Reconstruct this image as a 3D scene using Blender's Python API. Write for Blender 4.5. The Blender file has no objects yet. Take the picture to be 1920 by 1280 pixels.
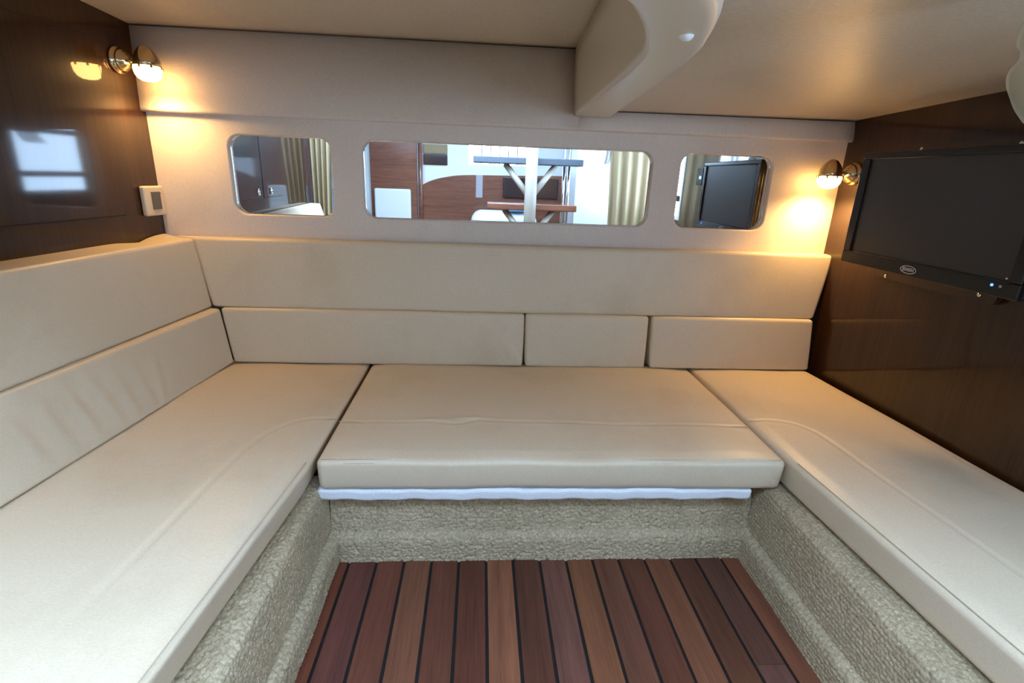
import bpy, bmesh, math, random
import numpy as np
from mathutils import Vector, Matrix

random.seed(7)
rng = np.random.default_rng(7)
S = 0.8                      # metres per layout unit (camera height above the sole)
scene = bpy.context.scene
C = scene.collection

def W(p):                    # layout units (z measured from eye level) -> metres, sole at z = 0
    return Vector((p[0]*S, p[1]*S, (p[2]+1.0)*S))

# ------------------------------------------------------------------ camera
cam_d = bpy.data.cameras.new('camera')
cam_d.sensor_width = 36.0
cam_d.lens = 965/1920*36.0
cam_d.clip_start = 0.01
cam = bpy.data.objects.new('camera', cam_d)
C.objects.link(cam)
rt = Vector((0.9977452788, -0.0565761762, 0.0361039447))
up = Vector((-0.0171396042, 0.3053142439, 0.9520973933))
bk = Vector((-0.0648890785, -0.9505694865, 0.3036561522))
m = Matrix((rt, up, bk)).transposed().to_4x4()
m.translation = W((0, 0, 0))
cam.matrix_world = m
scene.camera = cam

# ------------------------------------------------------------------ sky, exposure
scene.view_settings.view_transform = 'Standard'
scene.view_settings.look = 'None'
scene.view_settings.gamma = 1.0
scene.view_settings.use_curve_mapping = False
scene.view_settings.exposure = 0.0
SKY = (0.51, 0.73, 1.03)
SKY_STRENGTH = 22.0
LAMP_STRENGTH = 26.0
SPOT_WATTS = 8.0
world = bpy.data.worlds.new('sky')
scene.world = world
world.use_nodes = True
bgn = world.node_tree.nodes['Background']
bgn.inputs['Color'].default_value = (*SKY, 1)
bgn.inputs['Strength'].default_value = SKY_STRENGTH

def portal(name, loc, size, rot):
    """sampling guide at a real opening: lets the sky in, gives off no light itself"""
    d = bpy.data.lights.new(name, 'AREA')
    d.shape = 'RECTANGLE'
    d.size, d.size_y = size[0]*S, size[1]*S
    d.cycles.is_portal = True
    o = bpy.data.objects.new(name, d)
    o.location = W(loc)
    o.rotation_euler = rot
    C.objects.link(o)
portal('hatch_portal', (-0.3, -0.02, 0.77), (1.7, 0.76), (0, 0, 0))
portal('window_portal', (1.41, -0.305, 0.08), (0.64, 1.09), (0, math.radians(90), 0))

# ------------------------------------------------------------------ materials
def new_mat(name):
    mt = bpy.data.materials.new(name)
    mt.use_nodes = True
    nt = mt.node_tree
    return mt, nt, nt.nodes['Principled BSDF']

def N(nt, t, **kw):
    n = nt.nodes.new(t)
    for k, v in kw.items():
        setattr(n, k, v)
    return n

def plain(name, col, rough=0.5, metal=0.0, coat=0.0, emit=None, es=0.0, spec=0.5):
    mt, nt, b = new_mat(name)
    b.inputs['Base Color'].default_value = (*col, 1)
    b.inputs['Roughness'].default_value = rough
    b.inputs['Metallic'].default_value = metal
    b.inputs['Coat Weight'].default_value = coat
    b.inputs['Specular IOR Level'].default_value = spec
    if emit:
        b.inputs['Emission Color'].default_value = (*emit, 1)
        b.inputs['Emission Strength'].default_value = es
    # a little grain so nothing is perfectly even
    tc = N(nt, 'ShaderNodeTexCoord')
    nz = N(nt, 'ShaderNodeTexNoise')
    nz.inputs['Scale'].default_value = 60
    bp = N(nt, 'ShaderNodeBump')
    bp.inputs['Strength'].default_value = 0.02
    bp.inputs['Distance'].default_value = 0.002
    nt.links.new(tc.outputs['Object'], nz.inputs['Vector'])
    nt.links.new(nz.outputs['Fac'], bp.inputs['Height'])
    nt.links.new(bp.outputs['Normal'], b.inputs['Normal'])
    return mt

def mapped(nt, scale, coord='Object', rot=(0, 0, 0)):
    tc = N(nt, 'ShaderNodeTexCoord')
    mp = N(nt, 'ShaderNodeMapping')
    mp.inputs['Scale'].default_value = scale
    mp.inputs['Rotation'].default_value = rot
    nt.links.new(tc.outputs[coord], mp.inputs['Vector'])
    return mp.outputs['Vector']

def noise(nt, vec, scale, detail=3, rough=0.55):
    n = N(nt, 'ShaderNodeTexNoise')
    n.inputs['Scale'].default_value = scale
    n.inputs['Detail'].default_value = detail
    n.inputs['Roughness'].default_value = rough
    nt.links.new(vec, n.inputs['Vector'])
    return n.outputs['Fac']

def ramp(nt, fac, stops):
    r = N(nt, 'ShaderNodeValToRGB')
    e = r.color_ramp.elements
    while len(e) < len(stops):
        e.new(0.5)
    for i, (p, c) in enumerate(stops):
        e[i].position = p
        e[i].color = (*c, 1)
    nt.links.new(fac, r.inputs['Fac'])
    return r.outputs['Color']

def mixc(nt, a, b, fac, mode='MIX'):
    mx = N(nt, 'ShaderNodeMix', data_type='RGBA', blend_type=mode)
    for sock, v in ((mx.inputs[6], a), (mx.inputs[7], b), (mx.inputs[0], fac)):
        if hasattr(v, 'links'):
            nt.links.new(v, sock)
        elif isinstance(v, tuple):
            sock.default_value = (*v, 1)
        else:
            sock.default_value = v
    return mx.outputs[2]

def fabric(name, col, stretch=(90, 700, 700), rough=0.5, stain=0.25, spec=0.4, weave=0.12, bump=0.15, staincol=(0.62, 0.53, 0.42)):
    """woven vinyl: fine dashes across, faint handling stains"""
    mt, nt, b = new_mat(name)
    v = mapped(nt, stretch)
    w = noise(nt, v, 1.0, 2, 0.6)
    v2 = mapped(nt, (stretch[0]*2.4, stretch[1]*0.5, stretch[2]*0.5))
    w2 = noise(nt, v2, 1.0, 2, 0.5)
    v3 = mapped(nt, (1, 1, 1))
    st = noise(nt, v3, 5.0, 5, 0.6)
    d = tuple(c*(1-weave) for c in col)
    l = tuple(min(1, c*(1+weave)) for c in col)
    base = ramp(nt, w, [(0.3, d), (0.7, l)])
    base = mixc(nt, base, ramp(nt, w2, [(0.3, d), (0.7, l)]), 0.4)
    sm = N(nt, 'ShaderNodeMapRange')
    sm.inputs['From Min'].default_value = 0.52
    sm.inputs['From Max'].default_value = 0.72
    sm.inputs['To Max'].default_value = stain
    nt.links.new(st, sm.inputs['Value'])
    base = mixc(nt, base, mixc(nt, base, staincol, 1.0, 'MULTIPLY'), sm.outputs['Result'])
    nt.links.new(base, b.inputs['Base Color'])
    b.inputs['Roughness'].default_value = rough
    b.inputs['Specular IOR Level'].default_value = spec
    bp = N(nt, 'ShaderNodeBump')
    bp.inputs['Strength'].default_value = bump
    bp.inputs['Distance'].default_value = 0.0012
    nt.links.new(w, bp.inputs['Height'])
    nt.links.new(bp.outputs['Normal'], b.inputs['Normal'])
    return mt

def wood(name, dark, light, stretch, rough=0.12, coat=0.6, use_color=False, bump=0.05, spec=0.5):
    mt, nt, b = new_mat(name)
    tc = N(nt, 'ShaderNodeTexCoord')
    oi = N(nt, 'ShaderNodeObjectInfo')
    add = N(nt, 'ShaderNodeVectorMath', operation='ADD')
    sc = N(nt, 'ShaderNodeVectorMath', operation='SCALE')
    cmb = N(nt, 'ShaderNodeCombineXYZ')
    for i in range(3):
        nt.links.new(oi.outputs['Random'], cmb.inputs[i])
    nt.links.new(cmb.outputs[0], sc.inputs[0])
    sc.inputs['Scale'].default_value = 13.0
    nt.links.new(tc.outputs['Object'], add.inputs[0])
    nt.links.new(sc.outputs[0], add.inputs[1])
    def mp(s):
        q = N(nt, 'ShaderNodeMapping')
        q.inputs['Scale'].default_value = s
        nt.links.new(add.outputs[0], q.inputs['Vector'])
        return q.outputs['Vector']
    g = noise(nt, mp(stretch), 1.0, 4, 0.6)
    g2 = noise(nt, mp(tuple(c*4.2 for c in stretch)), 1.0, 3, 0.6)
    big = noise(nt, mp(tuple(c*0.12 for c in stretch)), 1.0, 2, 0.5)
    col = ramp(nt, g, [(0.28, dark), (0.72, light)])
    col = mixc(nt, col, ramp(nt, g2, [(0.3, dark), (0.7, light)]), 0.45)
    col = mixc(nt, col, ramp(nt, big, [(0.3, (0.72, 0.72, 0.72)), (0.7, (1.2, 1.15, 1.1))]), 0.8, 'MULTIPLY')
    if use_color:
        col = mixc(nt, col, oi.outputs['Color'], 1.0, 'MULTIPLY')
    nt.links.new(col, b.inputs['Base Color'])
    b.inputs['Roughness'].default_value = rough
    b.inputs['Specular IOR Level'].default_value = spec
    b.inputs['Coat Weight'].default_value = coat
    b.inputs['Coat Roughness'].default_value = 0.05
    bp = N(nt, 'ShaderNodeBump')
    bp.inputs['Strength'].default_value = bump
    bp.inputs['Distance'].default_value = 0.0006
    nt.links.new(g2, bp.inputs['Height'])
    nt.links.new(bp.outputs['Normal'], b.inputs['Normal'])
    return mt

def carpet_mat(name, a, bcol):
    mt, nt, b = new_mat(name)
    v = mapped(nt, (1, 1, 1))
    vo = N(nt, 'ShaderNodeTexVoronoi')
    vo.inputs['Scale'].default_value = 250
    nt.links.new(v, vo.inputs['Vector'])
    n2 = noise(nt, v, 420, 3, 0.6)
    n3 = noise(nt, v, 9, 3, 0.5)
    col = ramp(nt, n2, [(0.3, a), (0.7, bcol)])
    col = mixc(nt, col, ramp(nt, n3, [(0.3, (0.86, 0.86, 0.84)), (0.7, (1.1, 1.1, 1.1))]), 0.8, 'MULTIPLY')
    sep = N(nt, 'ShaderNodeSeparateColor')
    nt.links.new(vo.outputs['Color'], sep.inputs['Color'])
    col = mixc(nt, col, ramp(nt, sep.outputs[0], [(0.0, (0.80, 0.78, 0.75)), (1.0, (1.15, 1.15, 1.15))]), 1.0, 'MULTIPLY')
    nt.links.new(col, b.inputs['Base Color'])
    b.inputs['Roughness'].default_value = 0.95
    b.inputs['Specular IOR Level'].default_value = 0.1
    bp = N(nt, 'ShaderNodeBump')
    bp.inputs['Strength'].default_value = 0.2
    bp.inputs['Distance'].default_value = 0.002
    nt.links.new(vo.outputs['Distance'], bp.inputs['Height'])
    nt.links.new(bp.outputs['Normal'], b.inputs['Normal'])
    return mt

M = {}
M['seat'] = fabric('cream_vinyl', (0.69, 0.565, 0.405), (200, 800, 800), 0.40, 0.22, 0.45, 0.10, 0.10)
M['liner'] = fabric('headliner_vinyl', (0.63, 0.54, 0.42), (100, 480, 480), 0.40, 0.15, 0.5, 0.13)
M['panel'] = fabric('wall_vinyl', (0.72, 0.625, 0.545), (160, 500, 500), 0.5, 0.12, 0.4, 0.09)
M['gel'] = plain('gelcoat_cream', (0.66, 0.58, 0.47), 0.32)
M['thread'] = plain('stitch_thread', (0.52, 0.42, 0.30), 0.7)
M['thread2'] = plain('brown_welt', (0.10, 0.07, 0.045), 0.7)
M['wood_l'] = wood('mahogany_veneer', (0.017, 0.006, 0.0022), (0.052, 0.0205, 0.007), (150, 150, 3.0), 0.35, 0.9, spec=0.12)
M['wood_r'] = M['wood_l']
M['plank'] = wood('teak_plank', (0.55, 0.5, 0.5), (1.15, 1.1, 1.05), (60, 3.0, 60), 0.5, 0.0, True, 0.25, 0.25)
M['caulk'] = plain('black_caulk', (0.006, 0.006, 0.007), 0.5)
M['carpet'] = carpet_mat('berber_carpet', (0.33, 0.26, 0.165), (0.55, 0.445, 0.30))
M['fleece'] = fabric('white_foam_mat', (0.82, 0.83, 0.86), (500, 500, 500), 0.85, 0.0, 0.1, 0.08, 0.6)
M['brass'] = plain('polished_nickel_brass', (0.74, 0.58, 0.34), 0.12, 1.0)
M['chrome'] = plain('chrome', (0.8, 0.8, 0.8), 0.12, 1.0)
M['lampglass'] = plain('lit_frosted_glass', (0.9, 0.8, 0.6), 0.3, emit=(1.0, 0.56, 0.17), es=LAMP_STRENGTH)
M['tvblack'] = plain('tv_black_plastic', (0.008, 0.008, 0.009), 0.22)
M['tvdark'] = plain('tv_back_plastic', (0.012, 0.012, 0.012), 0.5)
M['screen'] = plain('tv_screen', (0.035, 0.033, 0.034), 0.33)
M['silver'] = plain('silver_print', (0.65, 0.65, 0.66), 0.35, 0.6)
M['blueled'] = plain('blue_led', (0.05, 0.1, 0.9), 0.3, emit=(0.05, 0.15, 1.0), es=6)
M['blueled2'] = plain('bright_blue_led', (0.05, 0.2, 0.9), 0.3, emit=(0.04, 0.30, 1.0), es=60)
M['plate'] = plain('ivory_plastic', (0.66, 0.57, 0.44), 0.35)
M['rocker'] = plain('grey_plastic', (0.10, 0.10, 0.095), 0.4)
M['redled'] = plain('red_mark', (0.5, 0.02, 0.02), 0.4)
M['white'] = plain('white_gelcoat', (0.85, 0.87, 0.88), 0.3)
M['grey'] = plain('grey_plastic_light', (0.4, 0.38, 0.4), 0.5)
M['darkwin'] = plain('dark_tinted_glass', (0.05, 0.03, 0.03), 0.15)
M['tan'] = fabric('curtain_cloth', (0.34, 0.26, 0.15), (300, 300, 300), 0.8, 0.0, 0.2)
M['bluecloth'] = plain('blue_cloth', (0.10, 0.28, 0.42), 0.8)
M['dark'] = plain('matte_black', (0.01, 0.009, 0.008), 0.7)  # even near-black for window rails, door gaps, bench cores and wall backing
M['tread'] = wood('teak_tread', (0.14, 0.05, 0.03), (0.32, 0.13, 0.08), (3, 60, 60), 0.25, 0.4)
M['treadedge'] = plain('grey_tread_rubber', (0.10, 0.12, 0.15), 0.6)
M['polecol'] = plain('cream_painted_metal', (0.42, 0.37, 0.30), 0.45)

mt, nt, b = new_mat('mirror_glass')
b.inputs['Base Color'].default_value = (0.90, 0.91, 0.90, 1)
b.inputs['Metallic'].default_value = 1.0
b.inputs['Roughness'].default_value = 0.0
M['mirror'] = mt

mt, nt, b = new_mat('sheer_cloth')
b.inputs['Base Color'].default_value = (0.62, 0.54, 0.38, 1)
b.inputs['Roughness'].default_value = 0.6
tr = N(nt, 'ShaderNodeBsdfTransparent')
tl = N(nt, 'ShaderNodeBsdfTranslucent')
tl.inputs['Color'].default_value = (0.62, 0.54, 0.38, 1)
m1 = N(nt, 'ShaderNodeMixShader'); m2 = N(nt, 'ShaderNodeMixShader')
m1.inputs[0].default_value = 0.4; m2.inputs[0].default_value = 0.55
nt.links.new(b.outputs[0], m1.inputs[1]); nt.links.new(tl.outputs[0], m1.inputs[2])
nt.links.new(m1.outputs[0], m2.inputs[1]); nt.links.new(tr.outputs[0], m2.inputs[2])
nt.links.new(m2.outputs[0], nt.nodes['Material Output'].inputs['Surface'])
M['sheer'] = mt

# ------------------------------------------------------------------ builders
WL = {}                      # world location of every object
def tag(o, label=None, cat=None, group=None, kind=None):
    if label: o['label'] = label
    if cat: o['category'] = cat
    if group: o['group'] = group
    if kind: o['kind'] = kind
    return o

def empty(name, loc, label=None, cat=None, group=None, kind=None):
    o = bpy.data.objects.new(name, None)
    o.empty_display_size = 0.05
    C.objects.link(o)
    o.location = W(loc)
    WL[o.name] = W(loc)
    return tag(o, label, cat, group, kind)

def link(name, me, origin, parent):
    o = bpy.data.objects.new(name, me)
    C.objects.link(o)
    WL[o.name] = Vector(origin)
    if parent:
        o.parent = parent
        o.location = Vector(origin) - WL[parent.name]
    else:
        o.location = origin
    return o

def mk(name, verts, faces, mat, parent=None, smooth=True, recalc=False):
    """one mesh object from layout-unit vertices"""
    v = np.asarray(verts, float).copy()
    v[:, 2] += 1.0
    v *= S
    lo, hi = v.min(0), v.max(0)
    org = np.array([(lo[0]+hi[0])/2, (lo[1]+hi[1])/2, lo[2]])
    v -= org
    me = bpy.data.meshes.new(name)
    me.from_pydata(v.tolist(), [], [list(map(int, f)) for f in faces])
    if recalc:
        bm = bmesh.new(); bm.from_mesh(me)
        bmesh.ops.remove_doubles(bm, verts=bm.verts, dist=1e-6)
        bmesh.ops.recalc_face_normals(bm, faces=bm.faces)
        bm.to_mesh(me); bm.free()
    me.polygons.foreach_set('use_smooth', [smooth]*len(me.polygons))
    me.materials.append(M[mat])
    me.update()
    return link(name, me, Vector(org), parent)

def axis_pts(L, r, n, es):
    e = [r*math.tan(math.radians(45)*i/es) for i in range(es, 0, -1)] if es else []
    lo = [-(L/2-r)-x for x in e]
    mid = list(np.linspace(-(L/2-r), L/2-r, n+1))
    hi = [(L/2-r)+x for x in reversed(e)]
    return np.array(lo+mid+hi)

def rbox(size, r, n=(1, 1, 1), es=3, puff=0.0):
    """rounded box surface centred on 0: vertices, faces, unit coordinates"""
    size = np.array(size, float)
    r = min(r, size.min()/2*0.98)
    ax = [axis_pts(size[i], r, n[i], es) for i in range(3)]
    nn = [len(a) for a in ax]
    idx = -np.ones(nn, int)
    I, J, K = np.meshgrid(*[np.arange(q) for q in nn], indexing='ij')
    bd = (I == 0)|(I == nn[0]-1)|(J == 0)|(J == nn[1]-1)|(K == 0)|(K == nn[2]-1)
    idx[bd] = np.arange(bd.sum())
    P = np.stack([ax[0][I[bd]], ax[1][J[bd]], ax[2][K[bd]]], 1)
    H = size/2 - r
    Q = np.clip(P, -H, H)
    D = P - Q
    ln = np.linalg.norm(D, axis=1, keepdims=True)
    V = Q + r*D/np.maximum(ln, 1e-12)
    F = []
    def quad(A, flip):
        a, bq, c, d = A[:-1, :-1].ravel(), A[1:, :-1].ravel(), A[1:, 1:].ravel(), A[:-1, 1:].ravel()
        F.append(np.stack([a, d, c, bq] if flip else [a, bq, c, d], 1))
    quad(idx[:, :, 0], True); quad(idx[:, :, -1], False)
    quad(idx[:, 0, :], False); quad(idx[:, -1, :], True)
    quad(idx[0, :, :], True); quad(idx[-1, :, :], False)
    U = V/(size/2)
    if puff:
        for a in range(3):
            o1, o2 = [q for q in range(3) if q != a]
            w = (1-U[:, o1]**2)*(1-U[:, o2]**2)
            V[:, a] += puff*np.sign(U[:, a])*np.abs(U[:, a])**4*np.maximum(w, 0)**0.5
    return V, np.concatenate(F), U

def box(name, cen, size, mat, parent=None, r=0.004, rot=None, es=2, n=(1, 1, 1), puff=0.0, smooth=True):
    V, F, U = rbox(size, r, n, es, puff)
    if rot is not None:
        V = V @ np.array(rot).T
    o = mk(name, V+np.array(cen), F, mat, parent, smooth)
    if smooth and max(n) <= 1:
        o.modifiers.new('even_shading', 'WEIGHTED_NORMAL')
    return o

def hexa(name, c8, mat, parent=None, r=0.004, es=2, n=(1, 1, 1), disp=None, puff=0.0):
    """rounded block through eight corners, order: index = ix*4+iy*2+iz"""
    c = np.array(c8, float).reshape(2, 2, 2, 3)
    sx = np.linalg.norm(c[1]-c[0], axis=-1).mean()
    sy = np.linalg.norm(c[:, 1]-c[:, 0], axis=-1).mean()
    sz = np.linalg.norm(c[:, :, 1]-c[:, :, 0], axis=-1).mean()
    V, F, U = rbox((sx, sy, sz), r, n, es, puff)
    t = V/np.array([sx, sy, sz])+0.5
    out = np.zeros_like(V)
    for i in (0, 1):
        for j in (0, 1):
            for k in (0, 1):
                w = (t[:, 0] if i else 1-t[:, 0])*(t[:, 1] if j else 1-t[:, 1])*(t[:, 2] if k else 1-t[:, 2])
                out += w[:, None]*c[i, j, k]
    if disp is not None:
        out = disp(out, U)
    o = mk(name, out, F, mat, parent)
    if max(n) <= 1:
        o.modifiers.new('even_shading', 'WEIGHTED_NORMAL')
    return o

def basis(axis):
    z = Vector(axis).normalized()
    x = z.orthogonal().normalized()
    return np.array([x, z.cross(x), z])

def lathe(name, prof, cen, axis, mat, parent=None, seg=32, closed=True):
    Bm = basis(axis)
    V, F = [], []
    for (r, h) in prof:
        for k in range(seg):
            a = 2*math.pi*k/seg
            V.append(np.array(cen)+Bm[0]*r*math.cos(a)+Bm[1]*r*math.sin(a)+Bm[2]*h)
    nP = len(prof)
    for i in range(nP-1):
        for k in range(seg):
            k2 = (k+1) % seg
            F.append((i*seg+k, i*seg+k2, (i+1)*seg+k2, (i+1)*seg+k))
    if closed:
        F.append(tuple(range(seg))[::-1])
        F.append(tuple((nP-1)*seg+k for k in range(seg)))
    o = mk(name, V, F, mat, parent, True, True)
    return o

def tube(name, pts, r, mat, parent=None, seg=8):
    P = [Vector(p) for p in pts]
    V, F = [], []
    nrm = None
    for i, p in enumerate(P):
        t = (P[min(i+1, len(P)-1)]-P[max(i-1, 0)]).normalized()
        if nrm is None:
            nrm = t.orthogonal().normalized()
        nrm = (nrm - t*nrm.dot(t)).normalized()
        bn = t.cross(nrm)
        for k in range(seg):
            a = 2*math.pi*k/seg
            V.append(p+nrm*r*math.cos(a)+bn*r*math.sin(a))
    for i in range(len(P)-1):
        for k in range(seg):
            k2 = (k+1) % seg
            F.append((i*seg+k, i*seg+k2, (i+1)*seg+k2, (i+1)*seg+k))
    F.append(tuple(range(seg))[::-1]); F.append(tuple((len(P)-1)*seg+k for k in range(seg)))
    return mk(name, [tuple(v) for v in V], F, mat, parent, True, False)

def rrect(x0, x1, z0, z1, r, k=8):
    out = []
    for (cx, cz, a0) in ((x1-r, z1-r, 0), (x0+r, z1-r, 90), (x0+r, z0+r, 180), (x1-r, z0+r, 270)):
        for i in range(k+1):
            a = math.radians(a0+90*i/k)
            out.append((cx+r*math.cos(a), cz+r*math.sin(a)))
    return out

def prism(name, outline, y0, y1, mat, parent=None, axis='y', smooth=False):
    """flat outline with thickness; outline (a, z); axis y: a = x; axis x: a = y"""
    n = len(outline)
    def P(a, z, d):
        return (a, d, z) if axis == 'y' else ((d, a, z) if axis == 'x' else (a, z, d))
    V = [P(a, z, y0) for a, z in outline]+[P(a, z, y1) for a, z in outline]
    F = [tuple(range(n)), tuple(range(2*n-1, n-1, -1))]+[(i, i+n, (i+1) % n+n, (i+1) % n) for i in range(n)]
    return mk(name, V, F, mat, parent, smooth, True)

def smoothpath(pts, n=10):
    """Catmull-Rom through 2-D/3-D points"""
    P = np.array(pts, float)
    P = np.vstack([2*P[0]-P[1], P, 2*P[-1]-P[-2]])
    out = []
    for i in range(1, len(P)-2):
        for t in np.linspace(0, 1, n, endpoint=False):
            a, bq, c, d = P[i-1:i+3]
            out.append(0.5*((2*bq)+(-a+c)*t+(2*a-5*bq+4*c-d)*t*t+(-a+3*bq-3*c+d)*t**3))
    out.append(P[-2])
    return np.array(out)

def dist_poly(x, y, path):
    """signed-free distance of points to a 2-D polyline"""
    d = np.full(len(x), 9.0)
    for (ax, ay), (bx, by) in zip(path[:-1], path[1:]):
        dx, dy = bx-ax, by-ay
        t = np.clip(((x-ax)*dx+(y-ay)*dy)/max(dx*dx+dy*dy, 1e-12), 0, 1)
        d = np.minimum(d, np.hypot(x-ax-t*dx, y-ay-t*dy))
    return d

# room planes
YW = 1.865
XL = lambda y: -1.08-0.085*(YW-y)          # left veneer face
XR = lambda y: 1.283+0.042*(YW-y)          # right veneer face
YB = -0.22                                  # where the cabin opens to the saloon
ZS = -0.663                                 # seat top

# ------------------------------------------------------------------ floor
fl = mk('floor', [(x, y, z) for x in (-1.45, 1.45) for y in (-1.75, 1.95) for z in (-1.04, -1.0035)],
        [(0, 1, 3, 2), (4, 6, 7, 5), (0, 4, 5, 1), (2, 3, 7, 6), (0, 2, 6, 4), (1, 5, 7, 3)], 'caulk', None, False)
tag(fl, 'cabin sole of striped teak planks with black caulking', 'floor', kind='structure')
PITCH, GAP = 0.0734, 0.0072
seam0 = -0.3365
pc = [(0.158, 0.050, 0.028), (0.143, 0.052, 0.039), (0.133, 0.047, 0.030), (0.192, 0.079, 0.045), (0.138, 0.050, 0.031),
      (0.128, 0.044, 0.027), (0.222, 0.090, 0.048), (0.123, 0.047, 0.029), (0.163, 0.073, 0.053), (0.231, 0.094, 0.046),
      (0.148, 0.059, 0.037), (0.133, 0.048, 0.029), (0.212, 0.085, 0.044), (0.123, 0.050, 0.029), (0.148, 0.067, 0.046), (0.182, 0.071, 0.040)]
plank_mesh = {}
def plank(x0, x1, y0, y1, col):
    key = (round(x1-x0, 4), round(y1-y0, 4))
    cx, cyy = (x0+x1)/2, (y0+y1)/2
    if key not in plank_mesh:
        o = box('plank', (cx, cyy, -1.01), (x1-x0, y1-y0, 0.02), 'plank', fl, 0.0012, es=1, smooth=False)
        plank_mesh[key] = o
    else:
        src = plank_mesh[key]
        o = bpy.data.objects.new('plank', src.data)
        C.objects.link(o)
        o.parent = fl
        o.location = Vector((cx*S, cyy*S, (-1.02+1)*S)) - WL[fl.name]
    o.color = (*col, 1)
YF0, YF1 = -1.7, 1.20
for i in range(16):
    x0 = seam0+(i-1)*PITCH+GAP/2
    x1 = x0+PITCH-GAP
    if i == 15:
        x1 = 0.80
    if i == 0:
        x0 = -0.385
    if i == 14:
        plank(x0, x1, 0.829, YF1, pc[i])
        plank(x0, x1, YF0, 0.828, (0.165, 0.078, 0.06))
    else:
        plank(x0, x1, YF0, YF1, pc[i])

# ------------------------------------------------------------------ walls and ceiling
def wall_slab(name, fx, y0, y1, z0, z1, t, mat, label):
    V = []
    for y in (y0, y1):
        for z in (z0, z1):
            V += [(fx(y), y, z), (fx(y)+t, y, z)]
    F = [(0, 2, 6, 4), (1, 5, 7, 3), (0, 4, 5, 1), (2, 3, 7, 6), (0, 1, 3, 2), (4, 6, 7, 5)]
    o = mk(name, V, F, mat, None, False, True)
    return tag(o, label, 'wall', kind='structure')
wl = wall_slab('wall_left', XL, -1.75, 1.92, -1.04, 0.75, -0.04, 'wood_l', 'glossy dark mahogany veneer wall on the left')
WY0, WY1, WZ0, WZ1 = -0.85, 0.24, -0.24, 0.40      # side window
wr = wall_slab('wall_right', XR, WY1, 1.92, -1.04, 0.75, 0.04, 'wood_r', 'dark mahogany veneer wall behind the television')
wall_slab('wall_right', XR, WY0, WY1, -1.04, WZ0, 0.04, 'wood_r', 'dark veneer wall below the side window')
wall_slab('wall_right', XR, WY0, WY1, WZ1, 0.75, 0.04, 'wood_r', 'dark veneer wall above the side window')

# back wall: vinyl panel with three rounded mirror recesses, rounded lips
cu = bpy.data.curves.new('wall_back', 'CURVE')
cu.dimensions = '2D'; cu.fill_mode = 'BOTH'
MIR = [(-0.838, -0.503, 'left'), (-0.402, 0.597, 'centre'), (0.696, 1.029, 'right')]
MZ0, MZ1, MRAD = -0.1545, 0.1025, 0.042
def spline(pts):
    sp = cu.splines.new('POLY')
    sp.points.add(len(pts)-1)
    for p, (a, z) in zip(sp.points, pts):
        p.co = (a*S, z*S, 0, 1)
    sp.use_cyclic_u = True
spline([(-1.10, -0.75), (1.32, -0.75), (1.32, 0.21), (-1.10, 0.21)])
for x0, x1, _ in MIR:
    spline(rrect(x0-0.004, x1+0.004, MZ0-0.004, MZ1+0.004, MRAD+0.004, 10))
cu.extrude = 0.012*S; cu.bevel_depth = 0.005*S; cu.bevel_resolution = 3
tmp = bpy.data.objects.new('tmp', cu); C.objects.link(tmp)
dg = bpy.context.evaluated_depsgraph_get()
me = bpy.data.meshes.new_from_object(tmp.evaluated_get(dg))
bpy.data.objects.remove(tmp)
me.name = 'wall_back'
me.transform(Matrix.Rotation(math.radians(90), 4, 'X'))
me.materials.clear(); me.materials.append(M['panel'])
wb = bpy.data.objects.new('wall_back', me); C.objects.link(wb)
wb.location = W((0, YW+0.017, 0)); WL[wb.name] = wb.location.copy()
for p in me.polygons:
    p.use_smooth = False
tag(wb, 'pale beige vinyl back wall with three mirror recesses', 'wall', kind='structure')
bl = box('backing', (0.1, YW+0.055, -0.2), (2.5, 0.03, 1.7), 'dark', wb, 0.002)
for x0, x1, w in MIR:
    o = prism('wall_mirror', rrect(x0-0.003, x1+0.003, MZ0-0.003, MZ1+0.003, MRAD, 10), YW+0.021, YW+0.031, 'mirror')
    lab = {'left': 'small rounded mirror near the left lamp, recessed in the back wall',
           'centre': 'long rounded mirror in the middle of the back wall',
           'right': 'small rounded mirror recessed in the back wall nearest the television'}[w]
    tag(o, lab, 'mirror', 'mirrors recessed in the back wall')
    x0 -= .003; x1 += .003
    ring = [(a, YW+0.0195, z) for a, z in rrect(x0+.004, x1-.004, MZ0+.001, MZ1-.001, MRAD, 10)]
    tube('mirror_edge', ring+[ring[0]], 0.0022, 'chrome', o, 6)

# fascia above the moulding line
def fascia(name, x0, x1, z0, z1, label):
    prof = [(YW+0.01, z0), (YW-0.018, z0), (YW-0.0215, z0+0.0015), (YW-0.0235, z0+0.005), (YW-0.0235, z0+0.012), (YW-0.022, z0+0.03),
            (YW-0.012, z1-0.0), (YW+0.01, z1)]
    V, F = [], []
    xs = np.linspace(x0, x1, 14)
    for x in xs:
        V += [(x, y, z) for y, z in prof]
    n = len(prof)
    for i in range(len(xs)-1):
        for k in range(n-1):
            F.append((i*n+k, i*n+k+1, (i+1)*n+k+1, (i+1)*n+k))
    F.append(tuple(range(n))); F.append(tuple((len(xs)-1)*n+k for k in range(n)))
    o = mk(name, V, F, 'panel', None, True, True)
    tag(o, label, 'trim', kind='structure')
    zc = 0.402 if z1 > 0.3 else 0.2215
    tube('seam', [(x0+0.02, YW-0.0155, zc-0.001), (x1-0.02, YW-0.0155, zc-0.001+(0.005 if z1 < 0.3 else 0))], 0.0016, 'thread2', o, 6)
fascia('trim_1', -1.10, 0.32, 0.158, 0.43, 'tall beige padded fascia above the mirrors, left of the soffit')
fascia('trim_2', 0.32, 1.30, 0.158, 0.232, 'narrow beige fascia above the mirrors, right of the soffit')

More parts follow.
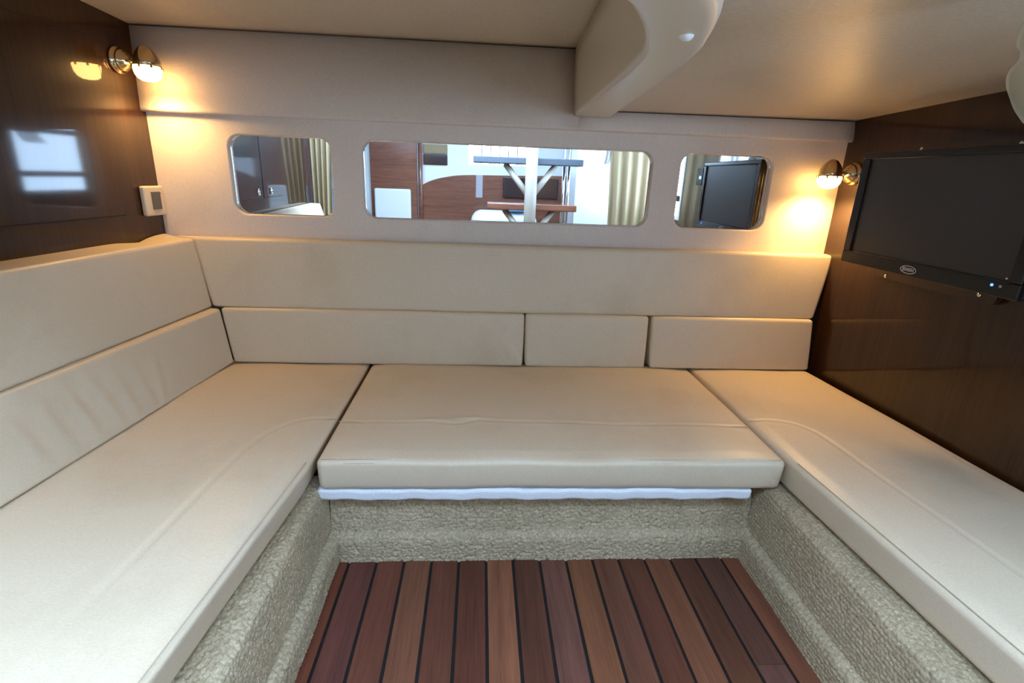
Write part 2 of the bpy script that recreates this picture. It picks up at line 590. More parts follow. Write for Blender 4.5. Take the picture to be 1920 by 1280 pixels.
# ceilings
def sheet(name, corners, t, mat, label, n=24, bulge=0.0):
    c = np.array(corners, float)   # (x0,y0),(x1,y0),(x0,y1),(x1,y1) with z
    V, F = [], []
    for i in range(n+1):
        for j in range(n+1):
            a, b2 = i/n, j/n
            p = (1-a)*(1-b2)*c[0]+a*(1-b2)*c[1]+(1-a)*b2*c[2]+a*b2*c[3]
            p[2] += bulge*math.sin(math.pi*a)*math.sin(math.pi*b2)
            V.append(p)
    nv = len(V)
    V += [p+np.array([0, 0, t]) for p in V]
    for i in range(n):
        for j in range(n):
            q = (i*(n+1)+j, i*(n+1)+j+1, (i+1)*(n+1)+j+1, (i+1)*(n+1)+j)
            F.append(q); F.append(tuple(k+nv for k in reversed(q)))
    for i in range(n):
        for (a, bq) in (((i)*(n+1), (i+1)*(n+1)), (i*(n+1)+n, (i+1)*(n+1)+n), (i, i+1), (n*(n+1)+i, n*(n+1)+i+1)):
            F.append((a, bq, bq+nv, a+nv))
    o = mk(name, V, F, mat, None, True, True)
    tag(o, label, 'ceiling', kind='structure')
    return o
YC = 0.36
sheet('ceiling', [(-1.13, YW+0.02, 0.402), (0.33, YW+0.02, 0.402), (-1.26, YC, 0.50), (0.30, YC, 0.46)], 0.03, 'liner',
      'beige vinyl headliner above the left bench')
sheet('ceiling', [(0.37, YW+0.02, 0.221), (1.33, YW+0.02, 0.227), (0.24, YC, 0.262), (1.42, YC, 0.295)], 0.03, 'liner',
      'lower beige vinyl headliner above the right bench')

# soffit: moulded arm sweeping out of the back wall, its end curving to the left
Lp = smoothpath([(0.303, 1.865), (0.282, 1.27), (0.268, 0.99), (0.236, 0.85), (0.19, 0.737), (0.150, 0.675), (0.06, 0.585), (-0.10, 0.50), (-0.35, 0.44)], 8)
Rp = smoothpath([(0.435, 1.865), (0.388, 1.25), (0.357, 0.955), (0.334, 0.845), (0.303, 0.74), (0.262, 0.655), (0.17, 0.54), (0.0, 0.40), (-0.32, 0.31)], 8)
V, F = [], []
ZB = 0.201
for (lx, ly), (rx, ry) in zip(Lp, Rp):
    L = Vector((lx, ly, 0)); Rr = Vector((rx, ry, 0))
    d = (Rr-L).normalized(); wdt = (Rr-L).length
    zt = 0.44
    sec = [(-0.008, zt), (-0.006, 0.36), (-0.002, 0.27), (0.0, ZB+0.03), (0.0005, ZB+0.012), (0.002, ZB+0.005), (0.006, ZB+0.0015), (0.012, ZB)]
    sec += [(wdt*0.5, ZB-0.002), (wdt-0.022, ZB-0.001), (wdt-0.010, ZB+0.001), (wdt-0.003, ZB+0.006), (wdt, ZB+0.014), (wdt+0.001, ZB+0.03), (wdt+0.001, 0.33)]
    for s, z in sec:
        p = L+d*s
        V.append((p.x, p.y, z))
ns = 15
for i in range(len(Lp)-1):
    for k in range(ns-1):
        F.append((i*ns+k, i*ns+k+1, (i+1)*ns+k+1, (i+1)*ns+k))
    F.append((i*ns+ns-1, i*ns, (i+1)*ns, (i+1)*ns+ns-1))
F.append(tuple(range(ns))); F.append(tuple((len(Lp)-1)*ns+k for k in range(ns)))
so = mk('trim_3', V, F, 'gel', None, True, True)
tag(so, 'moulded cream soffit curving out of the back wall under the ceiling', 'soffit', kind='structure')
lathe('screw_cap', [(0.0001, -0.0065), (0.006, -0.0055), (0.0095, -0.002), (0.0105, 0.001), (0.0105, 0.003)], (0.286, 0.81, ZB-0.002), (0, 0, 1), 'white', so, 20)
lathe('screw_cap', [(0.0001, -0.003), (0.006, -0.002), (0.008, 0.0), (0.008, 0.002)], (0.372, 1.78, ZB-0.001), (0, 0, 1), 'gel', so, 16)

# ------------------------------------------------------------------ carpeted bench bases
def worley(u, v, cell, jit):
    iu, iv = np.floor(u/cell).astype(int), np.floor(v/cell).astype(int)
    best = np.full(u.shape, 9.0)
    for di in (-1, 0, 1):
        for dj in (-1, 0, 1):
            a, bq = iu+di, iv+dj
            h1 = np.modf(np.abs(np.sin(a*127.1+bq*311.7)*43758.5453))[0]
            h2 = np.modf(np.abs(np.sin(a*269.5+bq*183.3)*43758.5453))[0]
            px = (a+0.5+(h1-0.5)*jit+0.5*(bq % 2))*cell
            py = (bq+0.5+(h2-0.5)*jit)*cell
            best = np.minimum(best, np.hypot(u-px, v-py)/cell)
    return best

def pile(name, prof, path0, path1, mat, parent, res=0.0026, cell=0.0088, amp=0.0062, jit=0.75):
    """carpet skin: a profile (outward offset, z) run along the line path0 -> path1; every loop is real relief"""
    P = np.array(prof, float)
    seg = np.r_[0, np.cumsum(np.hypot(*np.diff(P, axis=0).T))]
    s = np.arange(0, seg[-1], res)
    po, pz = np.interp(s, seg, P[:, 0]), np.interp(s, seg, P[:, 1])
    do, dz = np.gradient(po), np.gradient(pz)
    ln = np.hypot(do, dz)
    no, nz = dz/ln, -do/ln          # outward normal in profile space
    A, B2 = np.array(path0, float), np.array(path1, float)
    Ld = np.linalg.norm(B2-A)
    t = np.arange(0, Ld, res)
    dirv = (B2-A)/Ld
    out = np.array([dirv[1], -dirv[0]])
    T, Sx = np.meshgrid(t, s, indexing='ij')
    w = worley(T, Sx, cell, jit)
    hgt = amp*(np.sqrt(np.clip(1-w*w*1.9, 0, 1)))+0.0012*np.sin(T*23+Sx*11)
    O = po[None, :]+no[None, :]*hgt
    Z = pz[None, :]+nz[None, :]*hgt
    X = A[0]+dirv[0]*T+out[0]*O
    Y = A[1]+dirv[1]*T+out[1]*O
    V = np.stack([X.ravel(), Y.ravel(), Z.ravel()], 1)
    nT, nS = T.shape
    ii = np.arange(nT*nS).reshape(nT, nS)
    F = np.stack([ii[:-1, :-1].ravel(), ii[1:, :-1].ravel(), ii[1:, 1:].ravel(), ii[:-1, 1:].ravel()], 1)
    return mk(name, V, F, mat, parent, True)

ZBT = -0.765       # bench top
def base(label, p0, p1, ledge, top, **kw):
    A = np.array(p0); B2 = np.array(p1)
    mid = (A+B2)/2
    e = empty('bench_base', (mid[0], mid[1], -1.0), label, 'bench base', 'carpeted bench bases')
    plinth = [(0.0, -1.004), (0.002, -0.94), (-0.001, -0.928), (-0.008, -0.921), (-0.018, -0.919), (-0.03, -0.92)]
    r = -0.020
    riser = [(r, -0.935), (r-0.006, top-0.02), (r-0.009, top-0.006), (r-0.018, top), (r-0.04, top), (r-ledge, top)]
    pile('plinth', plinth, p0, p1, 'carpet', e, **kw)
    pile('riser', riser, p0, p1, 'carpet', e, **kw)
    d = (B2-A)/np.linalg.norm(B2-A)
    out = np.array([d[1], -d[0]])
    return e, d, out
# left: faces +x, run so that outward = +x  (dirv = +y gives out = (1, 0))
e, d, o_ = base('carpeted base of the left bench beside the plank floor', (-0.368, YB), (-0.368, 1.20), 0.12, ZBT, jit=0.6)
V8 = [(-1.03, YB+0.01, -0.999), (-1.03, YB+0.01, ZBT-0.004), (-1.03, 1.74, -0.999), (-1.03, 1.74, ZBT-0.004),
      (-0.405, YB+0.01, -0.999), (-0.405, YB+0.01, ZBT-0.004), (-0.405, 1.74, -0.999), (-0.405, 1.74, ZBT-0.004)]
hexa('core', V8, 'dark', e, 0.002, 1)
e, d, o_ = base('carpeted base of the right bench with an open ledge under its cushion', (0.747, 1.20), (0.747, YB), 0.12, ZBT, jit=0.35, cell=0.0105)
V8 = [(0.785, YB+0.01, -0.999), (0.785, YB+0.01, ZBT-0.004), (0.785, 1.74, -0.999), (0.785, 1.74, ZBT-0.004),
      (1.25, YB+0.01, -0.999), (1.25, YB+0.01, ZBT-0.004), (1.25, 1.74, -0.999), (1.25, 1.74, ZBT-0.004)]
hexa('core', V8, 'dark', e, 0.002, 1)
e, d, o_ = base('carpeted base of the centre seat at the end of the plank floor', (-0.382, 1.165), (0.762, 1.165), 0.05, -0.804, jit=0.75)
V8 = [(-0.395, 1.20, -0.999), (-0.395, 1.20, -0.803), (-0.395, 1.74, -0.999), (-0.395, 1.74, -0.803),
      (0.775, 1.20, -0.999), (0.775, 1.20, -0.803), (0.775, 1.74, -0.999), (0.775, 1.74, -0.803)]
hexa('core', V8, 'dark', e, 0.002, 1)

# white fleecy lid under the centre cushion
def fd(Vv, U):
    x = Vv[:, 0]
    Vv[:, 2] += 0.0015*np.sin(x*31)+0.0012*np.sin(x*77+1)
    w = worley(Vv[:, 0]+Vv[:, 1], Vv[:, 2], 0.006, 0.3)
    Vv[:, 1] -= 0.0018*np.clip(1-w*w, 0, 1)
    return Vv
o = hexa('fleece_mat', [(-0.397, 1.136, -0.793), (-0.397, 1.131, -0.758), (-0.397, 1.70, -0.793), (-0.397, 1.70, -0.758),
                      (0.728, 1.136, -0.793), (0.728, 1.131, -0.758), (0.728, 1.70, -0.793), (0.728, 1.70, -0.758)],
         'fleece', None, 0.010, 4, (340, 2, 8), fd)
tag(o, 'white fleece mat edge showing under the centre seat cushion', 'mat')

# ------------------------------------------------------------------ seat cushions
def seam_profile(d):
    return -0.0022*np.exp(-(d/0.0045)**2)+0.0006*np.exp(-((d-0.011)/0.007)**2)

SEAM_L = smoothpath([(-0.66, YB), (-0.607, 0.603), (-0.585, 0.95), (-0.572, 1.13), (-0.552, 1.235), (-0.505, 1.305), (-0.452, 1.330), (-0.396, 1.336)], 8)
SEAM_C = smoothpath([(-0.385, 1.322), (-0.30, 1.316), (-0.14, 1.318), (-0.085, 1.306), (-0.045, 1.304), (0.0, 1.325), (0.05, 1.322), (0.4, 1.312), (0.785, 1.302)], 8)
SEAM_R = smoothpath([(0.802, 1.345), (0.865, 1.342), (0.925, 1.322), (0.962, 1.262), (0.973, 1.16), (0.978, 1.04), (1.003, 0.729), (1.04, 0.3), (1.075, YB)], 8)

def soft(x, y, k):
    return 0.0016*np.sin(x*9+k)*np.sin(y*7+k*2)+0.0010*np.sin(x*21+y*13+k)

def seat(name, label, yb, yf, xin, xout, seam, n, flip, group, under=0.02, k=0.0, thick=0.091, extra=None, inb=None):
    """cushion between the front-edge curve xin(y) and back-edge curve xout(y); y from yf to yb"""
    LX = abs(xin(0.9)-xout(0.9)); LY = yb-yf
    Vr, F, U = rbox((LX, LY, thick), 0.017, n, 4, 0.0)
    t = Vr/np.array([LX, LY, thick])+0.5
    y = yf+t[:, 1]*LY
    a, bq = (xout, xin) if not flip else (xin, xout)
    xa, xb = a(y), bq(y)
    x = xa+(xb-xa)*t[:, 0]
    z = ZS-thick+t[:, 2]*thick
    ti = t[:, 0] if not flip else 1-t[:, 0]
    sgn = -1 if not flip else 1
    x = x+sgn*under*(1-t[:, 2])*ti**3
    top = np.clip(U[:, 2], 0, 1)**6
    edge = np.clip(1-np.abs(U[:, 0]), 0, 1)
    edge2 = np.clip(1-np.abs(U[:, 1]), 0, 1)
    z = z+top*(0.006*np.minimum(edge*6, 1)*np.minimum(edge2*8, 1)-0.003+soft(x, y, k)+seam_profile(dist_poly(x, y, seam)))
    V = np.stack([x, y, z], 1)
    if extra is not None:
        V = extra(V, U, t)
    o = mk(name, V, F, 'seat')
    tag(o, label, 'cushion', group)
    pts = [(p[0], p[1], ZS+0.0028+soft(p[0], p[1], k)-0.0036) for p in seam[::2]]
    tube('seam', pts, 0.0010, 'thread', o, 6)
    return o

xin_l = lambda y: np.where(y > 1.10, -0.393, -0.393-0.078*(1.10-y))
xout_l = lambda y: -0.935-0.0863*(1.765-y)
G = 'vinyl seat cushions'
o = seat('seat_cushion', 'long cream left bench cushion running along the left backrest', 1.83, YB, xin_l, xout_l, SEAM_L, (70, 300, 4), False, G, 0.024, 0.3)
tube('stitching', [(float(xin_l(np.array(y)))-0.010, y, ZS+0.0015) for y in np.linspace(1.10, YB+0.02, 40)], 0.0012, 'thread', o, 5)
xin_r = lambda y: np.where(y > 1.11, 0.799, 0.799+0.048*(1.11-y))
xout_r = lambda y: np.minimum(1.258+0.0588*(1.79-y), XR(y)-0.008)
o = seat('seat_cushion', 'long cream right bench cushion below the television', 1.83, YB, xin_r, xout_r, SEAM_R, (70, 300, 4), True, G, 0.010, 1.7)
tube('stitching', [(float(xin_r(np.array(y)))+0.010, y, ZS+0.0015) for y in np.linspace(1.10, YB+0.02, 40)], 0.0012, 'thread', o, 5)

def centre_extra(V, U, t):
    # wrinkle along the seam, creased front boxing, rounded lower front edge
    x, y = V[:, 0], V[:, 1]
    top = np.clip(U[:, 2], 0, 1)**6
    V[:, 2] += top*(0.004*np.exp(-((x+0.02)/0.035)**2-((y-1.335)/0.010)**2)+0.003*np.exp(-((x+0.12)/0.05)**2-((y-1.325)/0.012)**2))
    fr = np.clip(-U[:, 1], 0, 1)**8
    V[:, 1] += fr*(0.0018*np.sin(x*17)+0.012*(1-t[:, 2])**2)
    V[:, 2] += fr*(1-t[:, 2])*0.003*np.sin(x*5.2+0.6)
    return V
o = seat('seat_cushion', 'wide cream centre cushion bridging the two side benches', 1.83, 1.112,
         lambda y: 0.793+0*y, lambda y: -0.387+0*y, SEAM_C, (190, 116, 4), False, G, 0.0, 4.1, 0.090, centre_extra)
for dz in (0.0, -0.013):
    tube('stitching', [(x, 1.1165 if dz else 1.123, ZS-0.0035+dz*0.55+0.0005*math.sin(x*17)) for x in np.linspace(-0.375, 0.781, 50)], 0.0011, 'thread', o, 5)

# ------------------------------------------------------------------ backrest pads
Gp = 'vinyl backrest pads'
def pad(label, c8, n, disp=None, r=0.009, parent=None):
    o = hexa('backrest_pad', c8, 'seat', None, r, 4, n, disp, 0.004)
    return tag(o, label, 'backrest pad', Gp)
# rear lower row: face y 1.765 (bottom) -> 1.785 (top)
def rear_low(x0b, x1b, x0t, x1t):
    zb, zt = ZS+0.004, -0.4685
    return [(x0b, 1.765, zb), (x0t, 1.786, zt), (x0b, YW-0.004, zb), (x0t, YW-0.004, zt),
            (x1b, 1.765, zb), (x1t, 1.786, zt), (x1b, YW-0.004, zb), (x1t, YW-0.004, zt)]
def crease(V, U):
    x, z = V[:, 0], V[:, 2]
    fr = np.clip(-U[:, 1], 0, 1)**6
    # diagonal puckers at the right-hand lower corner
    for off, a in ((0.0, 0.004), (0.018, 0.003)):
        dd = (x-(0.155-off))*0.86+(z-(-0.655))*0.5
        V[:, 1] -= fr*a*np.exp(-(dd/0.006)**2)*np.exp(-((z+0.60)/0.05)**2)
    V[:, 1] -= fr*0.0015*np.sin(x*12)*np.sin(z*19)
    return V
pad('long lower back pad at the left end of the rear row', rear_low(-0.862, 0.160, -0.894, 0.163), (120, 4, 30), crease)
pad('short middle lower back pad between two longer pads', rear_low(0.172, 0.617, 0.169, 0.620), (50, 4, 20))
pad('lower back pad at the right end of the rear row by the veneer wall', rear_low(0.638, 1.254, 0.634, 1.246), (60, 4, 20))
# rear upper
def flat(V, U):
    fr = np.clip(-U[:, 1], 0, 1)**6
    V[:, 1] -= fr*0.0016*np.sin(V[:, 0]*6)*np.sin(V[:, 2]*17)
    return V
pad('full-width upper back pad under the mirrors',
    [(-0.925, 1.797, -0.466), (-0.968, 1.823, -0.234), (-0.944, YW-0.002, -0.466), (-1.06, YW-0.002, -0.232),
     (1.252, 1.797, -0.466), (1.294, 1.823, -0.232), (1.252, YW-0.002, -0.466), (1.296, YW-0.002, -0.230)], (120, 4, 20), flat, 0.010)
# left lower / upper
yl0 = YB
def left_face(xr, sl, yr, y):
    return xr-sl*(yr-y)
xb = lambda y: left_face(-0.866, 0.0863, 1.765, y)
xt = lambda y: left_face(-0.896, 0.118, 1.785, y)
def creaseL(V, U):
    y, z = V[:, 1], V[:, 2]
    fr = np.clip(U[:, 0], 0, 1)**6
    for y0, tilt, a, zc in ((1.36, 0.10, 0.004, -0.585), (1.30, 0.12, 0.004, -0.60), (1.24, 0.2, 0.005, -0.58), (1.17, 0.22, 0.005, -0.57), (1.10, 0.2, 0.004, -0.58), (1.42, -0.22, 0.004, -0.60), (1.03, 0.15, 0.004, -0.58)):
        dd = (y-y0)+(z+0.58)*tilt
        V[:, 0] += fr*a*0.6*(np.exp(-(dd/0.013)**2)-0.6*np.exp(-((dd-0.022)/0.014)**2))*np.exp(-((z-zc)/0.065)**2)
    return V
zb, zt = ZS+0.004, -0.4685
pad('creased lower pad of the left backrest',
    [(XL(YB)+0.006, YB, zb), (XL(YB)+0.006, YB, zt), (XL(1.76)+0.006, 1.83, zb), (XL(1.78)+0.006, 1.84, zt),
     (xb(YB), YB, zb), (xt(YB), YB, zt), (-0.860, 1.764, zb), (-0.893, 1.784, zt)], (4, 260, 36), creaseL)
xb2 = lambda y: left_face(-0.926, 0.092, 1.797, y)
xt2 = lambda y: left_face(-0.968, 0.104, 1.823, y)
def left_up(V, U):
    y, z = V[:, 1], V[:, 2]
    tp = np.clip(U[:, 2], 0, 1)**6*np.clip(-U[:, 0], 0, 1)
    V[:, 2] -= tp*0.012*np.exp(-((y-1.70)/0.05)**2)
    V[:, 2] += tp*0.008*np.clip((y-1.72)/0.1, 0, 1)
    return V
pad('upper pad of the left backrest below the wooden locker doors',
    [(XL(YB)+0.006, YB, -0.466), (XL(YB)+0.006, YB, -0.232), (XL(1.79)+0.006, 1.85, -0.466), (XL(1.81)+0.006, 1.856, -0.232),
     (xb2(YB), YB, -0.466), (xt2(YB), YB, -0.234), (-0.922, 1.796, -0.466), (-0.966, 1.822, -0.236)], (4, 120, 16), left_up, 0.010)

# ------------------------------------------------------------------ locker doors in the left wall
Gd = 'veneer locker doors'
def wallL(y, z, off):            # a point off the left wall face
    nrm = Vector((1, -0.085, 0)).normalized()
    p = Vector((XL(y), y, z))+nrm*off
    return (p.x, p.y, p.z)
def locker_door(y0, y1, z0, z1, knob_y, label):
    e = empty('locker_door', wallL((y0+y1)/2, z0, 0), label, 'door', Gd)
    g = 0.0032
    hexa('gap', [wallL(y0, z0, -0.002), wallL(y0, z1, -0.002), wallL(y1, z0, -0.002), wallL(y1, z1, -0.002),
                 wallL(y0, z0, 0.0012), wallL(y0, z1, 0.0012), wallL(y1, z0, 0.0012), wallL(y1, z1, 0.0012)], 'dark', e, 0.0004, 1)
    y0 += g; y1 -= g; z0 += g; z1 -= g
    hexa('panel', [wallL(y0, z0, 0.0008), wallL(y0, z1, 0.0008), wallL(y1, z0, 0.0008), wallL(y1, z1, 0.0008),
                   wallL(y0, z0, 0.003), wallL(y0, z1, 0.003), wallL(y1, z0, 0.003), wallL(y1, z1, 0.003)], 'wood_l', e, 0.0006, 1)
    if knob_y:
        k = lathe('push_knob', [(0.020, 0.0), (0.020, 0.004), (0.016, 0.007), (0.012, 0.004), (0.010, 0.0035), (0.0085, 0.008), (0.0001, 0.009)],
                  wallL(knob_y, -0.122, 0.003), (1, -0.085, 0), 'chrome', e, 24)
locker_door(0.828, 1.703, -0.156, 0.332, 0.909, 'wide veneer locker door in the left wall beside the lamp')
locker_door(0.47, 0.822, -0.156, 0.332, 0.69, 'narrow veneer locker door in the left wall nearer the entrance')

# ------------------------------------------------------------------ reading lamps
def lamp(label, basep, axis, head, watts):
    e = empty('reading_lamp', basep, label, 'lamp', 'wall reading lamps')
    lathe('rosette', [(0.0375, 0.0), (0.0385, 0.004), (0.036, 0.009), (0.030, 0.011), (0.031, 0.015), (0.029, 0.022), (0.022, 0.026),
                      (0.021, 0.030), (0.013, 0.033), (0.0105, 0.038), (0.0001, 0.039)], basep, axis, 'brass', e, 36)
    a = Vector(axis).normalized()
    p0 = Vector(basep)+a*0.03
    p1 = Vector(head)+Vector((0, 0, 0.004))
    st = tube('arm', [p0, p0.lerp(p1, 0.5), p1], 0.0085, 'brass', e, 14)
    lathe('collar', [(0.0125, 0.0), (0.0135, 0.003), (0.0125, 0.012), (0.0095, 0.014)], p0.lerp(p1, 0.35), (p1-p0), 'brass', e, 18)
    hx, hy, hz = head
    sh = lathe('shade', [(0.0001, 0.053), (0.008, 0.051), (0.017, 0.045), (0.0255, 0.034), (0.033, 0.020), (0.0372, 0.007), (0.0385, -0.004), (0.0365, -0.004), (0.0355, 0.008), (0.030, 0.024), (0.0001, 0.034)],
               head, (0, 0, 1), 'brass', e, 36, closed=False)
    # crown of small prongs that grip the glass
    for k in range(8):
        an = 2*math.pi*k/8
        box('prong', (hx+0.0385*math.cos(an), hy+0.0385*math.sin(an), hz-0.006), (0.006, 0.006, 0.010), 'brass', sh, 0.002)
    gl = lathe('glass', [(0.0001, 0.006), (0.030, 0.004), (0.0365, -0.002), (0.0372, -0.012), (0.0345, -0.026), (0.028, -0.036), (0.018, -0.0425), (0.0001, -0.045)],
               head, (0, 0, 1), 'lampglass', e, 36, closed=False)
    d = bpy.data.lights.new('lamp_beam', 'SPOT')
    d.color = (1.0, 0.60, 0.22); d.energy = watts
    d.spot_size = math.radians(165); d.spot_blend = 0.8; d.shadow_soft_size = 0.02
    lo = bpy.data.objects.new('lamp_beam', d); C.objects.link(lo)
    lo.parent = e
    lo.location = W((hx, hy, hz-0.052))-WL[e.name]
    return e
lamp('left brass reading lamp on the veneer wall, lit', wallL(1.778, 0.289, 0.0005), (1, -0.085, 0), (-0.995, 1.762, 0.277), SPOT_WATTS*0.6)
nr = Vector((-1, -0.042, 0)).normalized()
lamp('right brass reading lamp beside the television, lit', (XR(1.80)-0.0005, 1.80, 0.053), (-1, -0.042, 0), (1.190, 1.785, 0.046), SPOT_WATTS)

# ------------------------------------------------------------------ switch plate on the left wall
e = empty('wall_switch', wallL(1.815, -0.165, 0), 'ivory switch plate with grey rocker on the left wall by the corner', 'switch')
Rl = np.array([[math.cos(-0.0848), -math.sin(-0.0848), 0], [math.sin(-0.0848), math.cos(-0.0848), 0], [0, 0, 1]])
box('plate', wallL(1.815, -0.116, 0.010), (0.019, 0.092, 0.094), 'plate', e, 0.007, Rl, 4)
box('rocker', wallL(1.817, -0.115, 0.0205), (0.006, 0.040, 0.056), 'rocker', e, 0.002, Rl, 3)
box('indicator', wallL(1.836, -0.092, 0.0235), (0.002, 0.004, 0.004), 'redled', e, 0.0005, Rl, 1)

# ------------------------------------------------------------------ television
TX = 1.155
tv = empty('television', (TX+0.03, 1.305, -0.216), 'black flat television on the right wall, switched off', 'television')
y0, y1, z0, z1 = 1.018, 1.588, -0.216, 0.108
bz = rbox
body = box('case', (TX+0.032, (y0+y1)/2, (z0+z1)/2), (0.052, y1-y0, z1-z0), 'tvblack', tv, 0.010, es=3)
def frame_bar(ya, yb_, za, zb_, nm='bezel'):
    return box(nm, (TX+0.004, (ya+yb_)/2, (za+zb_)/2), (0.014, yb_-ya, zb_-za), 'tvblack', tv, 0.003, es=2)
sy0, sy1, sz0, sz1 = 1.046, 1.557, -0.180, 0.090
frame_bar(y0, y1, sz1, z1)
frame_bar(y0, y1, z0, sz0)
frame_bar(y0, sy0, sz0, sz1)
frame_bar(sy1, y1, sz0, sz1)
box('screen', (TX+0.006, (sy0+sy1)/2, (sz0+sz1)/2), (0.008, sy1-sy0+0.004, sz1-sz0+0.004), 'screen', tv, 0.001, es=1)
# bevelled inner rim
for (a, b2) in (((sy0, sz0), (sy1, sz0)), ((sy0, sz0), (sy0, sz1)), ((sy0, sz1), (sy1, sz1)), ((sy1, sz0), (sy1, sz1))):
    tube('rim', [(TX-0.002, a[0], a[1]), (TX-0.002, b2[0], b2[1])], 0.0016, 'tvdark', tv, 6)
# badge: oval ring with the maker's name
cyb, czb = 1.3155, -0.1985
ov = [(cyb+0.026*math.cos(t), czb+0.0098*math.sin(t)) for t in np.linspace(0, 2*math.pi, 40, endpoint=False)]
bd = prism('badge', ov, TX-0.0032, TX-0.0045, 'tvblack', tv, 'x')
ring = [(TX-0.0046, a, z) for a, z in ov]
tube('badge_ring', ring+[ring[0]], 0.0012, 'silver', bd, 6)
fc = bpy.data.curves.new('lettering', 'FONT')
fc.body = 'JENSEN'; fc.size = 0.0125; fc.align_x = 'CENTER'; fc.align_y = 'CENTER'; fc.extrude = 0.0004; fc.offset = 0.0003
tmp = bpy.data.objects.new('tmp', fc); C.objects.link(tmp)
dg = bpy.context.evaluated_depsgraph_get()
me = bpy.data.meshes.new_from_object(tmp.evaluated_get(dg))
bpy.data.objects.remove(tmp)
vv = np.array([v.co for v in me.vertices])
ff = [tuple(p.vertices) for p in me.polygons]
# text x -> -y (reads left to right from inside the cabin), text y -> z
vt = np.stack([TX-0.0050-vv[:, 2], cyb-vv[:, 0]*0.95, czb+vv[:, 1]], 1)
mk('lettering', vt, ff, 'silver', bd, False)
lathe('power_light', [(0.0032, 0.0), (0.003, 0.0015), (0.0001, 0.002)], (TX-0.003, 1.080, -0.1915), (-1, 0, 0), 'blueled', tv, 12)
lathe('button', [(0.0034, 0.0), (0.003, 0.0015), (0.0001, 0.002)], (TX-0.003, 1.060, -0.1915), (-1, 0, 0), 'grey', tv, 12)
lathe('button', [(0.002, 0.0), (0.002, 0.0012), (0.0001, 0.0015)], (TX-0.003, 1.052, -0.172), (-1, 0, 0), 'silver', tv, 10)
box('mount_arm', (TX+0.095, 1.32, -0.05), (0.085, 0.10, 0.10), 'tvdark', tv, 0.006)
# mounting board on the wall
mb = empty('mounting_board', (XR(1.4), 1.4, -0.262), 'dark rounded wooden mounting board behind the television', 'board')
bo = rrect(1.188, 1.605, -0.264, 0.136, 0.018, 6)
prism('board', bo, XR(1.4)+0.004, XR(1.4)-0.010, 'wood_r', mb, 'x')
for sy, sz in ((1.545, 0.123), (1.557, -0.258), (1.236, -0.246), (1.25, 0.122)):
    lathe('screw', [(0.006, 0.0), (0.0055, 0.002), (0.003, 0.0032), (0.0001, 0.0034)], (XR(1.4)-0.010, sy, sz), (-1, 0, 0), 'chrome', mb, 14)

# ------------------------------------------------------------------ sheer drape by the right edge
pr = [(1.190, 0.43, 0.0), (1.190, 0.40, 0.0), (1.190, 0.36, 0.0), (1.193, 0.32, 0.004), (1.199, 0.302, 0.003), (1.196, 0.29, -0.010), (1.198, 0.272, -0.014), (1.200, 0.255, 0.000), (1.203, 0.24, 0.004), (1.206, 0.22, -0.002), (1.21, 0.195, -0.018), (1.215, 0.165, -0.040), (1.22, 0.135, -0.070)]
V, F = [], []
nc = 24
pp = smoothpath([(z, 1.252+d) for _, z, d in pr], 5)
for (z, ye) in pp:
    for j in range(nc+1):
        t = j/nc
        V.append((0.6*(1.2+0.012*math.sin(t*9)), 0.6*(ye-0.01-t*0.22), 0.6*z+0.012))
na = nc+1
nv = len(V)
V += [(x+0.004, y, z) for x, y, z in V]
for i in range(len(pp)-1):
    for j in range(nc):
        q = (i*na+j, i*na+j+1, (i+1)*na+j+1, (i+1)*na+j)
        F.append(q); F.append(tuple(k+nv for k in reversed(q)))
    F.append((i*na, (i+1)*na, (i+1)*na+nv, i*na+nv))
o = mk('sheer_drape', V, F, 'sheer')
tag(o, 'translucent cream drape hanging from the ceiling at the far right edge', 'drape')

# ------------------------------------------------------------------ saloon behind the camera, seen in the mirrors
RY = -1.72
def slab(name, lo, hi, mat, label):
    c = [(lo[i]+hi[i])/2 for i in range(3)]; s_ = [hi[i]-lo[i] for i in range(3)]
    o = box(name, c, s_, mat, None, 0.002, es=1, smooth=False)
    return tag(o, label, 'wall', kind='structure')
# right side: white hull side aft of the big side window
slab('wall_right', (1.395, RY, -1.0), (1.44, WY0, 0.75), 'white', 'white hull side aft of the side window')
wnd = empty('window_1', (XR(-0.35), -0.35, WZ0), 'side window with a dark frame and two rails', 'window', kind='structure')
for z in (-0.10, 0.20):
    hexa('rail', [(XR(y)+dx, y, z+dz) for dx in (0.004, 0.03) for y in (WY0, WY1) for dz in (-0.02, 0.02)], 'dark', wnd, 0.006)
for z in (WZ0+0.012, WZ1-0.012):
    hexa('frame', [(XR(y)+dx, y, z+dz) for dx in (-0.006, 0.036) for y in (WY0, WY1) for dz in (-0.014, 0.014)], 'white', wnd, 0.006)
for y_ in (WY0+0.012, WY1-0.012):
    hexa('frame', [(XR(y)+dx, y, z) for dx in (-0.006, 0.036) for y in (y_-0.014, y_+0.014) for z in (WZ0, WZ1)], 'white', wnd, 0.006)
